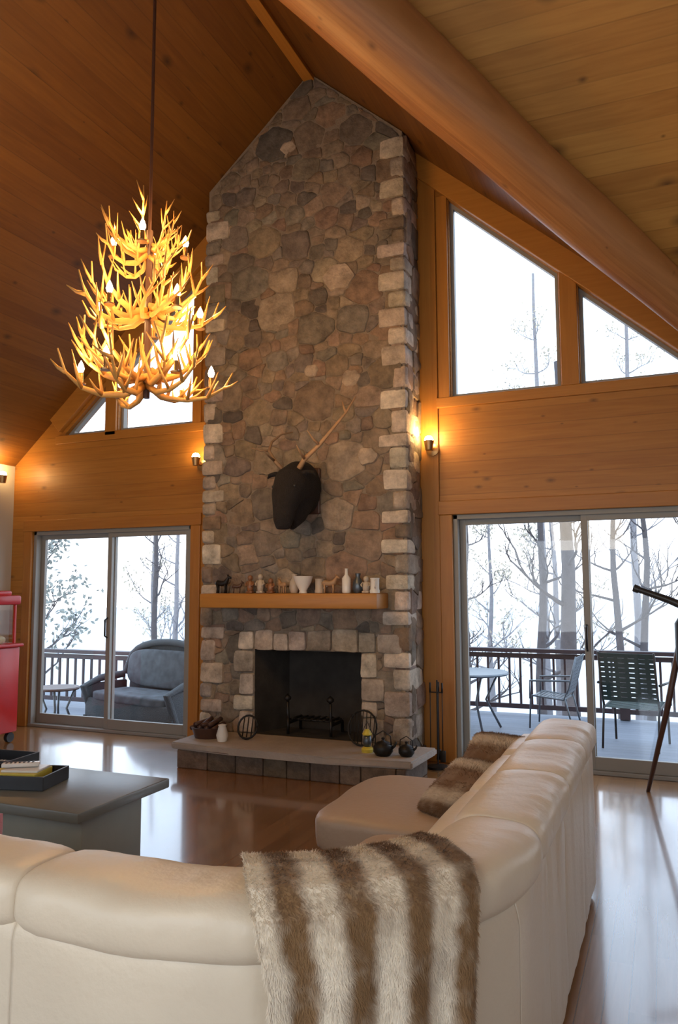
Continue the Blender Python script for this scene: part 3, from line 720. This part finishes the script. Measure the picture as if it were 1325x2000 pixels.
# ------------------------------------------------------------------ mantel items
def lathe_thing(name,loc,label,cat,prof,mat,extra=None,group=None,rz=0):
    t=thing(name,loc,label,cat,rz,group)
    bm=bmesh.new(); lathe(bm,prof,n=20); finish("body",bm,mat,t,True,autos=50)
    if extra: extra(t)
    return t
MZ=1.409; MY=5.89
def figurine(x,h,mat,lab,dy=0):
    t=thing("figurine",(x,MY+dy,MZ),lab,"figurine",0,"small mantel figurines")
    bm=bmesh.new(); box(bm,(0,0,.008),(.06,.05,.016),.004)
    tube(bm,[(0,0,.01),(0,0,h*.35),(0,0,h*.62),(0,0,h*.74)],[.026,.03,.026,.01],12); puff(bm,(0,0,h*.86),(.022,.024,.026),2,cuts=4)
    for s in (-1,1): tube(bm,[(s*.024,0,h*.66),(s*.040,-.01,h*.5),(s*.025,-.03,h*.4)],[.009,.008,.006],8)
    finish("figure_body",bm,mat,t,True)
def animalfig(x,h,mat,lab,rz=0,dy=0):
    t=thing("animal_figurine",(x,MY+dy,MZ),lab,"figurine",rz,"small mantel animals")
    bm=bmesh.new(); tube(bm,[(-h*.45,0,h*.55),(-h*.3,0,h*.6),(0,0,h*.55),(h*.25,0,h*.62),(h*.38,0,h*.85),(h*.42,0,h*.95),(h*.6,0,h*.85)],[h*.08,h*.17,h*.16,h*.17,h*.09,h*.1,h*.05],12)
    for lx in (-.3,.22):
        for s in (-1,1): tube(bm,[(h*lx,s*h*.08,h*.5),(h*lx+.003,s*h*.09,h*.25),(h*lx,s*h*.09,0)],[h*.08,h*.045,h*.05],8)
    for s in (-1,1): tube(bm,[(h*.4,s*h*.05,h*1.0),(h*.36,s*h*.12,h*1.12)],[h*.04,.001],6)
    finish("figure_body",bm,mat,t,True)
vase=[(0,0),(.03,0),(.045,.04),(.04,.09),(.018,.13),(.024,.16),(.02,.16),(.014,.13),(0,.12)]
stein=[(0,0),(.04,0),(.042,.02),(.036,.03),(.036,.11),(.04,.12),(.034,.12),(.033,.03),(0,.025)]
def hnd(t):
    bm=bmesh.new(); tube(bm,[(.036,0,.1),(.07,0,.095),(.075,0,.06),(.036,0,.04)],.006); finish("handle",bm,M_whitec,t,True)
animalfig(-3.58,.15,M_iron,"dark animal figurine on mantel"); animalfig(-3.43,.10,M_dark,"small dark wooden animal on mantel",.5)
figurine(-3.30,.15,M_brown,"brown carved figurine on mantel"); figurine(-3.20,.16,M_cream,"cream ceramic figurine on mantel"); figurine(-3.10,.12,M_brown,"brown carved figurine on mantel")
animalfig(-2.99,.12,M_antler2,"tan deer figurine on mantel",2.6)
lathe_thing("bowl",(-2.78,MY-.03,MZ),"white ceramic footed bowl on mantel","bowl",[(0,0),(.035,0),(.03,.02),(.07,.09),(.085,.14),(.078,.14),(.06,.09),(0,.035)],M_whitec)
lathe_thing("vase",(-2.90,MY+.05,MZ),"small cream vase on mantel","vase",vase,M_cream); animalfig(-2.55,.14,M_antler2,"tan deer figurine on mantel",.2)
lathe_thing("stein",(-2.66,MY+.04,MZ),"cream stoneware beer stein on mantel","mug",stein,M_cream,hnd)
lathe_thing("bottle",(-2.40,MY,MZ),"slim white bottle on mantel","bottle",[(0,0),(.034,0),(.036,.01),(.036,.12),(.014,.15),(.012,.19),(.015,.2),(0,.2)],M_whitec)
lathe_thing("vase",(-2.31,MY+.03,MZ),"small grey vase on mantel","vase",vase,M_metal); figurine(-2.22,.13,M_cream,"cream ceramic figurine on mantel",-.02); lathe_thing("mug",(-2.13,MY-.06,MZ),"white mug with handle on mantel","mug",stein,M_whitec,hnd,rz=-1.2)
# ------------------------------------------------------------------ hearth items
HZ=.201
lb=thing("log_basket",(-3.60,5.74,HZ),"low dark basket of kindling on hearth","basket")
bm=bmesh.new(); lathe(bm,[(0,0),(.12,0),(.15,.08),(.155,.09),(.14,.09),(.11,.015),(0,.015)],n=24)
finish("basket_body",bm,M_dark,lb,True,autos=50)
for i in range(7):
    bm=bmesh.new(); tube(bm,[(-.12+.035*i,-.09,.08+.03*(i%2)),(-.09+.03*i,.09,.10+.02*(i%3))],.02,8)
    finish("kindling_stick",bm,M_dark,lb,True)
lathe_thing("jar",(-3.40,5.62,HZ),"small white ceramic jar on hearth","jar",[(0,0),(.04,0),(.05,.05),(.03,.12),(.035,.13),(0,.14)],M_whitec)
hs=thing("iron_trivet",(-3.24,5.76,HZ),"round black iron trivet standing on hearth","trivet")
bm=bmesh.new(); tube(bm,[(.09*math.cos(t),.03*math.sin(t),.10+.09*math.sin(t)) for t in [k*math.pi/10 for k in range(21)]],.009)
for x in (-.04,0,.04): tube(bm,[(x,-.02,.02),(x,.02,.18)],.005)
finish("ring",bm,M_iron,hs,True)
def kettle(loc,s,m,lab):
    t=thing("kettle",loc,lab,"kettle"); t.scale=(s,s,s)
    bm=bmesh.new(); lathe(bm,[(0,0),(.07,0),(.10,.04),(.10,.09),(.06,.13),(.02,.14),(.015,.155),(.02,.17),(0,.18)],n=24); finish("body",bm,m,t,True,autos=60)
    bm=bmesh.new(); tube(bm,[(.08,0,.07),(.12,0,.10),(.14,0,.14)],[.02,.014,.01]); finish("spout",bm,m,t,True)
    bm=bmesh.new(); tube(bm,[(-.085,0,.10),(-.08,0,.19),(0,0,.24),(.08,0,.19),(.085,0,.10)],.006); finish("handle",bm,M_iron,t,True)
kettle((-1.99,5.60,HZ),.75,M_iron,"black cast iron kettle on hearth"); kettle((-1.82,5.64,HZ),.6,M_iron,"small black kettle at hearth corner")
lt=thing("lantern",(-2.14,5.66,HZ),"yellow metal lantern with wire handle on hearth","lantern"); lt.scale=(.85,.85,.85)
bm=bmesh.new(); lathe(bm,[(0,0),(.05,0),(.055,.03),(.035,.05),(0,.05)]); finish("lantern_base",bm,M_yellow,lt,True,autos=50)
bm=bmesh.new(); lathe(bm,[(0,.15),(.04,.15),(.045,.16),(.02,.20),(0,.2)]); finish("lantern_cap",bm,M_yellow,lt,True,autos=50)
bm=bmesh.new(); lathe(bm,[(.03,.05),(.04,.09),(.033,.15)],n=16); finish("glass_chimney",bm,M_metal,lt,True)
bm=bmesh.new(); tube(bm,[(-.05,0,.05),(-.06,0,.15),(0,0,.27),(.06,0,.15),(.05,0,.05)],.004,6); finish("handle",bm,M_iron,lt,True)
rk=thing("iron_rack",(-2.26,5.87,HZ),"round black iron grill rack leaning by firebox","rack")
bm=bmesh.new(); tube(bm,[(.12*math.cos(t),.04*math.sin(t),.14+.13*math.sin(t)) for t in [k*math.pi/12 for k in range(25)]],.008)
for k in range(-3,4): tube(bm,[(k*.033,-.02,.14-.13*math.cos(k*.25)),(k*.033,.02,.14+.13*math.cos(k*.25))],.004,6)
finish("rack_frame",bm,M_iron,rk,True)
ft=thing("fireplace_tool_set",(-1.74,6.22,0),"black iron fireplace tools on stand beside chimney","fireplace tools")
bm=bmesh.new(); lathe(bm,[(0,0),(.09,0),(.09,.015),(.015,.03),(0,.03)]); tube(bm,[(0,0,.02),(0,0,.70)],.007); tube(bm,[(-.05,0,.60),(.05,0,.60)],.005); finish("stand",bm,M_iron,ft,True,autos=50)
for x,nm in ((-.05,"poker"),(.05,"shovel"),(0,"brush")):
    bm=bmesh.new(); y=-.03 if x else .04; tube(bm,[(x,y,.12),(x,y,.62)],.004,6); tube(bm,[(x,y,.60),(x,y,.68)],.008,8)
    if nm=="shovel": box(bm,(x,y,.1),(.045,.015,.09),.004)
    if nm=="brush": tube(bm,[(x,y,.06),(x,y,.14)],[.024,.014],10)
    finish(nm,bm,M_iron,ft,True)
# ------------------------------------------------------------------ popcorn machine
pc=thing("popcorn_cart",(-5.98,5.55,0),"red popcorn machine with glass case on cart","popcorn machine")
bm=bmesh.new(); box(bm,(0,0,.50),(.46,.42,.80),.015); finish("cart_body",bm,M_red,pc,True,autos=40)
bm=bmesh.new(); box(bm,(0,0,.915),(.52,.46,.03),.01); finish("counter",bm,M_red,pc)
for x in (-.19,.19):
    for y in (-.17,.17):
        bm=bmesh.new(); box(bm,(x,y,1.12),(.02,.02,.38),.002); finish("case_post",bm,M_red,pc)
bm=bmesh.new(); box(bm,(0,0,1.12),(.37,.33,.37)); finish("glass_case",bm,M_glass,pc)
bm=bmesh.new(); box(bm,(0,0,1.345),(.46,.42,.09),.02); finish("canopy",bm,M_red,pc,True,autos=40)
bm=bmesh.new(); box(bm,(0,0,1.41),(.34,.30,.05),.02); finish("canopy_top",bm,M_red,pc,True,autos=40)
bm=bmesh.new(); lathe(bm,[(0,0),(.07,0),(.08,.09),(.085,.1),(0,.1)],(0,0,1.14)); finish("kettle_pot",bm,M_metal,pc,True,autos=50)
bm=bmesh.new(); puff(bm,(0,0,.965),(.17,.15,.05),2.5,wr=.03); finish("popcorn",bm,M_popcorn,pc)
for x in (-.18,.18):
    for y in (-.16,.16):
        bm=bmesh.new(); lathe(bm,[(0,-.02),(.045,-.02),(.05,0),(.045,.02),(0,.02)])
        for v in bm.verts: v.co=Vector((x+v.co.z,y+v.co.x,.05+v.co.y))
        finish("wheel",bm,M_black,pc,True,autos=40)
# ------------------------------------------------------------------ telescope
te=thing("telescope",(.13,5.85,0),"dark telescope on tall tripod near sliding door","telescope")
bm=bmesh.new(); tube(bm,[(-.30,.05,1.435),(-.10,.03,1.36),(.35,-.02,1.15)],[.022,.026,.034],14); tube(bm,[(-.325,.053,1.445),(-.29,.05,1.43)],.028,14); finish("optical_tube",bm,M_black,te,True,autos=40)
bm=bmesh.new(); lathe(bm,[(0,.85),(.05,.85),(.07,.95),(.07,1.2),(.045,1.24),(.03,1.32),(0,1.32)],(0,0,0)); finish("mount_head",bm,M_iron,te,True,autos=40)
for p in ((-.29,.22),(.32,.2),(.05,-.38)):
    bm=bmesh.new(); tube(bm,[(p[0]*.08,p[1]*.08,1.14),(p[0]*.5,p[1]*.5,.58),(p[0],p[1],0.0)],[.024,.021,.014],8); finish("tripod_leg",bm,M_dark,te,True)
# ------------------------------------------------------------------ exterior
def slab(name,x0,x1,y0,y1,z0,z1,mat):
    bm=bmesh.new(); box(bm,((x0+x1)/2,(y0+y1)/2,(z0+z1)/2),(x1-x0,y1-y0,z1-z0)); return finish(name,bm,mat)
tag(slab("deck",-11,4,D+.17,10.5,-.35,-.2,M_deck),"blue grey board deck outside the sliding doors","deck")
tag(slab("lake",-150,150,34,400,-4.3,-4.1,M_lake),"pale blue lake beyond the trees","lake")
tag(slab("lake_bank",-60,40,10.6,34,-4.3,-4.02,M_bank),"pale snowy bank below the deck","ground")
def railing(x0,x1,y,ztop_=.66):
    r=thing("deck_railing",((x0+x1)/2,y,-.2),"dark deck railing with slim vertical balusters","railing",0,"deck railings"); w=x1-x0; h=ztop_+.2
    bm=bmesh.new(); box(bm,(0,0,h-.03),(w,.13,.05),.006); finish("top_rail",bm,M_rail,r)
    for z in (.11,h-.1):
        bm=bmesh.new(); box(bm,(0,0,z),(w,.045,.06),.004); finish("cross_rail",bm,M_rail,r)
    me=None; n=int(w/.14)
    for i in range(n+1):
        if me is None:
            bm=bmesh.new(); box(bm,(0,0,h/2),(.028,.028,h-.16),.002); b_=finish("baluster",bm,M_rail,r); me=b_.data
        else:
            b_=bpy.data.objects.new("baluster",me); b_.parent=r; COL.objects.link(b_)
        b_.location=(-w/2+i*w/n,0,.0)
    me=None
    for i in range(int(w/1.8)+1):
        if me is None:
            bm=bmesh.new(); box(bm,(0,0,h/2),(.12,.12,h-.02),.005); b_=finish("post",bm,M_rail,r); me=b_.data
        else:
            b_=bpy.data.objects.new("post",me); b_.parent=r; COL.objects.link(b_)
        b_.location=(-w/2+i*w/int(w/1.8),.03,0)
railing(-4.6,3.6,10.38); railing(-10.8,-4.6,8.75,.60)
DK=-.19
lv=thing("wicker_loveseat",(-5.74,7.75,DK),"grey wicker outdoor loveseat with floral cushions","loveseat",math.radians(-14))
W=.76
bm=bmesh.new(); tube(bm,[(-W,-.2,.10),(-W,-.34,.46),(-W,-.1,.54),(-W,.25,.56)],.045,10); tube(bm,[(W,-.2,.10),(W,-.34,.46),(W,-.1,.54),(W,.25,.56)],.045,10)
for s in (-1,1):
    box(bm,(s*W,0,.27),(.05,.6,.44),.02)
box(bm,(0,-.28,.2),(2*W,.05,.26),.015)
arch=[(-W,.28,.56)]+[(-W*math.cos(t),.34,.56+.42*math.sin(t)**.6) for t in [k*math.pi/14 for k in range(1,14)]]+[(W,.28,.56)]
tube(bm,arch,.045,10)
vs=[bm.verts.new((p[0],.36,p[2])) for p in arch]; vb=[bm.verts.new((p[0],.33,.15)) for p in arch]
for i in range(len(vs)-1): bm.faces.new((vs[i],vs[i+1],vb[i+1],vb[i]))
for x in (-W,W):
    for y in (-.3,.3): tube(bm,[(x,y,0),(x,y,.12)],.03,8)
finish("wicker_frame",bm,M_wicker,lv,True,autos=50)
bm=bmesh.new(); puff(bm,(0,-.03,.36),(.71,.30,.06),6); finish("seat_cushion",bm,M_floral,lv,True)
bm=bmesh.new(); puff(bm,(0,.27,.66),(.68,.045,.23),4.0,Matrix.Rotation(math.radians(-8),4,'X')); finish("back_cushion",bm,M_floral,lv,True)
def patiotable(name,loc,r,h,lab,mt):
    t=thing(name,loc,lab,"table"); bm=bmesh.new(); lathe(bm,[(0,h-.03),(r,h-.03),(r+.01,h-.015),(r,h),(0,h)],n=28); finish("table_top",bm,mt,t,True,autos=40)
    for k in range(4):
        a_=k*math.pi/2+.6; bm=bmesh.new(); tube(bm,[(r*.8*math.cos(a_),r*.8*math.sin(a_),h-.03),(r*.45*math.cos(a_),r*.45*math.sin(a_),h*.5),(r*.85*math.cos(a_),r*.85*math.sin(a_),0)],.014); finish("leg",bm,M_metal,t,True)
patiotable("side_table",(-6.60,7.2,DK),.25,.5,"small round metal side table on deck",M_dark)
patiotable("patio_table",(-2.15,9.1,DK),.45,.66,"round grey metal patio table on deck",M_metal)
def slingchair(loc,rz,lab,fr=None,st=None,hb=1.0):
    fr=fr or M_iron; st=st or M_strap
    c=thing("patio_chair",loc,lab,"chair",rz,"deck patio chairs"); w=.27; c.scale=(hb,hb,hb)
    for s in (-1,1):
        bm=bmesh.new(); tube(bm,[(s*w,-.28,0),(s*w,-.26,.40),(s*w,-.24,.44),(s*w,.18,.40),(s*w,.25,.55),(s*w,.36,.98)],.012); tube(bm,[(s*w,.20,.42),(s*w,.30,0)],.012); finish("side_frame",bm,fr,c,True)
        bm=bmesh.new(); tube(bm,[(s*(w+.03),-.26,.40),(s*(w+.03),-.26,.64),(s*(w+.03),.28,.66)],.014); finish("armrest",bm,fr,c,True)
    bm=bmesh.new()
    for k in range(9): box(bm,(0,-.22+.05*k,.435-.004*k),(2*w,.04,.006))
    finish("seat",bm,st,c)
    bm=bmesh.new()
    for k in range(10): box(bm,(0,.235+.0125*k+.006,.50+.05*k),(2*w,.006,.042),rot=Matrix.Rotation(math.radians(-14),4,'X'))
    for k in range(5): box(bm,(-.2+.1*k,.30,.73),(.04,.006,.47),rot=Matrix.Rotation(math.radians(-14),4,'X'))
    finish("backrest",bm,st,c)
slingchair((-.32,8.75,DK),math.radians(170),"green strap patio chair with metal frame")
slingchair((-1.25,9.6,DK),math.radians(-95),"metal framed patio chair beside round table",M_metal,M_metal,.86); slingchair((-3.15,8.9,DK),math.radians(80),"metal framed patio chair beside round table",M_metal,M_metal,.86)
def tree(x,y,h,r,seed,nb=9,leaf=0,lab="bare tree with grey bark beyond deck",start=.3,bark=None,lm=None,sp_=.24):
    rnd=random.Random(seed); t=thing("tree",(x,y,-4.01),lab,"tree",0,"trees by the lake")
    bm=bmesh.new(); pts=[];rr=[]
    lx,ly=rnd.uniform(-.02,.02),rnd.uniform(-.02,.02)
    for i in range(14):
        f=i/13; pts.append(Vector((lx*f*h+.12*mnoise.noise(Vector((seed,f*4,0))),ly*f*h,f*h))); rr.append(r*(1-.72*f))
    tube(bm,pts,rr,10)
    tips=[]
    def br(p,d_,L_,r_,dep):
        q=[p]
        for k in range(5):
            d_=(d_+Vector((rnd.uniform(-.25,.25),rnd.uniform(-.25,.25),rnd.uniform(-.08,.22)))).normalized(); q.append(q[-1]+d_*L_/5)
        tube(bm,q,[r_*(1-.15*k) for k in range(6)],5,cap=False); tips.extend(q[2:])
        if dep>0:
            for k in (2,3,4,5):
                if rnd.random()<.8: br(q[k],(d_+Vector((rnd.uniform(-.9,.9),rnd.uniform(-.9,.9),rnd.uniform(-.2,.7)))).normalized(),L_*.55,r_*.5,dep-1)
    for i in range(nb):
        f=start+(.95-start)*(i+rnd.random()*.6)/nb; k=min(12,int(f*13)); a_=rnd.uniform(0,6.28)
        br(pts[k],Vector((math.cos(a_),math.sin(a_),rnd.uniform(.1,.7))).normalized(),h*sp_*(1.15-f),r*.34*(1.1-f)+.014,2)
    finish("trunk",bm,bark or M_bark,t,True)
    if leaf:
        bm=bmesh.new()
        for p in tips:
            for _ in range(leaf):
                c=p+Vector((rnd.gauss(0,.16),rnd.gauss(0,.16),rnd.gauss(0,.12))); a_=Vector((rnd.uniform(-1,1),rnd.uniform(-1,1),rnd.uniform(-1,1))).normalized()*.07; b_=a_.orthogonal().normalized()*.035
                bm.faces.new([bm.verts.new(c-a_),bm.verts.new(c+b_),bm.verts.new(c+a_),bm.verts.new(c-b_)])
        o=finish("foliage",bm,lm or M_leaf,t); o["kind"]="stuff"
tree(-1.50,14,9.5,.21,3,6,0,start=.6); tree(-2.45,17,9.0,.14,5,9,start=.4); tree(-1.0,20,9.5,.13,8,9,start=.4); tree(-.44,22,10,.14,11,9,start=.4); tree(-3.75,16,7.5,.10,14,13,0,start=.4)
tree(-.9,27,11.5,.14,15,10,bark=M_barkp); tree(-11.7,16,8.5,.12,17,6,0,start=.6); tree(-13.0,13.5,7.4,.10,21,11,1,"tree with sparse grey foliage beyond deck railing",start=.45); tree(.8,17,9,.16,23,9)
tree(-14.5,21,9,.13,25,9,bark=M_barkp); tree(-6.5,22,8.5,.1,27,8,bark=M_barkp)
PL="haze-paled bare tree by the lake"
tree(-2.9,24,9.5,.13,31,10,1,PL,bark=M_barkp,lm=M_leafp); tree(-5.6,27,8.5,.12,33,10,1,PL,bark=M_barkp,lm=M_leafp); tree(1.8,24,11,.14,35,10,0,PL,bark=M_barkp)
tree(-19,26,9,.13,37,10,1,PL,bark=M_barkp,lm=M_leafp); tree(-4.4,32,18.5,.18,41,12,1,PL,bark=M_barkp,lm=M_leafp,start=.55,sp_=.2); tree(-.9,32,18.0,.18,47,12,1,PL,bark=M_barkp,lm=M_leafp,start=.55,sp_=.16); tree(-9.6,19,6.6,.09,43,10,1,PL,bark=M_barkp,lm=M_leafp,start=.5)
# ------------------------------------------------------------------ world + lights
w=bpy.data.worlds.new("sky"); SC.world=w; w.use_nodes=True; nt=w.node_tree; bg=nt.nodes["Background"]
tc=N(nt,"ShaderNodeTexCoord"); sp=N(nt,"ShaderNodeSeparateXYZ"); nt.links.new(tc.outputs["Generated"],sp.inputs[0])
mr=N(nt,"ShaderNodeMapRange"); mr.inputs[1].default_value=-.02; mr.inputs[2].default_value=.25; nt.links.new(sp.outputs[2],mr.inputs[0])
nt.links.new(mixc(nt,mr.outputs[0],(.92,.96,1.0),(.64,.80,1.0)),bg.inputs["Color"]); bg.inputs["Strength"].default_value=3.3
def area(loc,rot,size,e,col):  # added area fill, no lamp fixture belongs to it
    ld=bpy.data.lights.new("fill_light",'AREA'); ld.energy=e; ld.color=col; ld.size=size
    o=bpy.data.objects.new("fill_light",ld); COL.objects.link(o); o.location=loc; o.rotation_euler=rot
area((-1.2,-.9,2.6),(math.radians(55),0,0),1.2,24,(1,.86,.66))  # unseen fill added behind the camera
area((3.2,2.2,4.6),(0,math.radians(15),0),1.2,22,(1,.82,.56))  # unseen fill added high in the right wing
# ------------------------------------------------------------------ camera
yaw,pitch,roll=.3962,.0982,-.0034
cy,sy=math.cos(yaw),math.sin(yaw); fw=Vector((-sy*math.cos(pitch),cy*math.cos(pitch),math.sin(pitch))); rt=Vector((cy,sy,0)); up=rt.cross(fw)
r_=rt*math.cos(roll)+up*math.sin(roll); u_=-rt*math.sin(roll)+up*math.cos(roll)
M=Matrix((( r_.x,u_.x,-fw.x,0),(r_.y,u_.y,-fw.y,0),(r_.z,u_.z,-fw.z,H),(0,0,0,1)))
cd=bpy.data.cameras.new("camera"); cam=bpy.data.objects.new("camera",cd); COL.objects.link(cam); cam.matrix_world=M
cd.sensor_fit='VERTICAL'; cd.sensor_height=36; cd.lens=1506.7/2000*36; cd.clip_start=.05; cd.clip_end=1000
SC.camera=cam
SC.view_settings.view_transform='Standard'
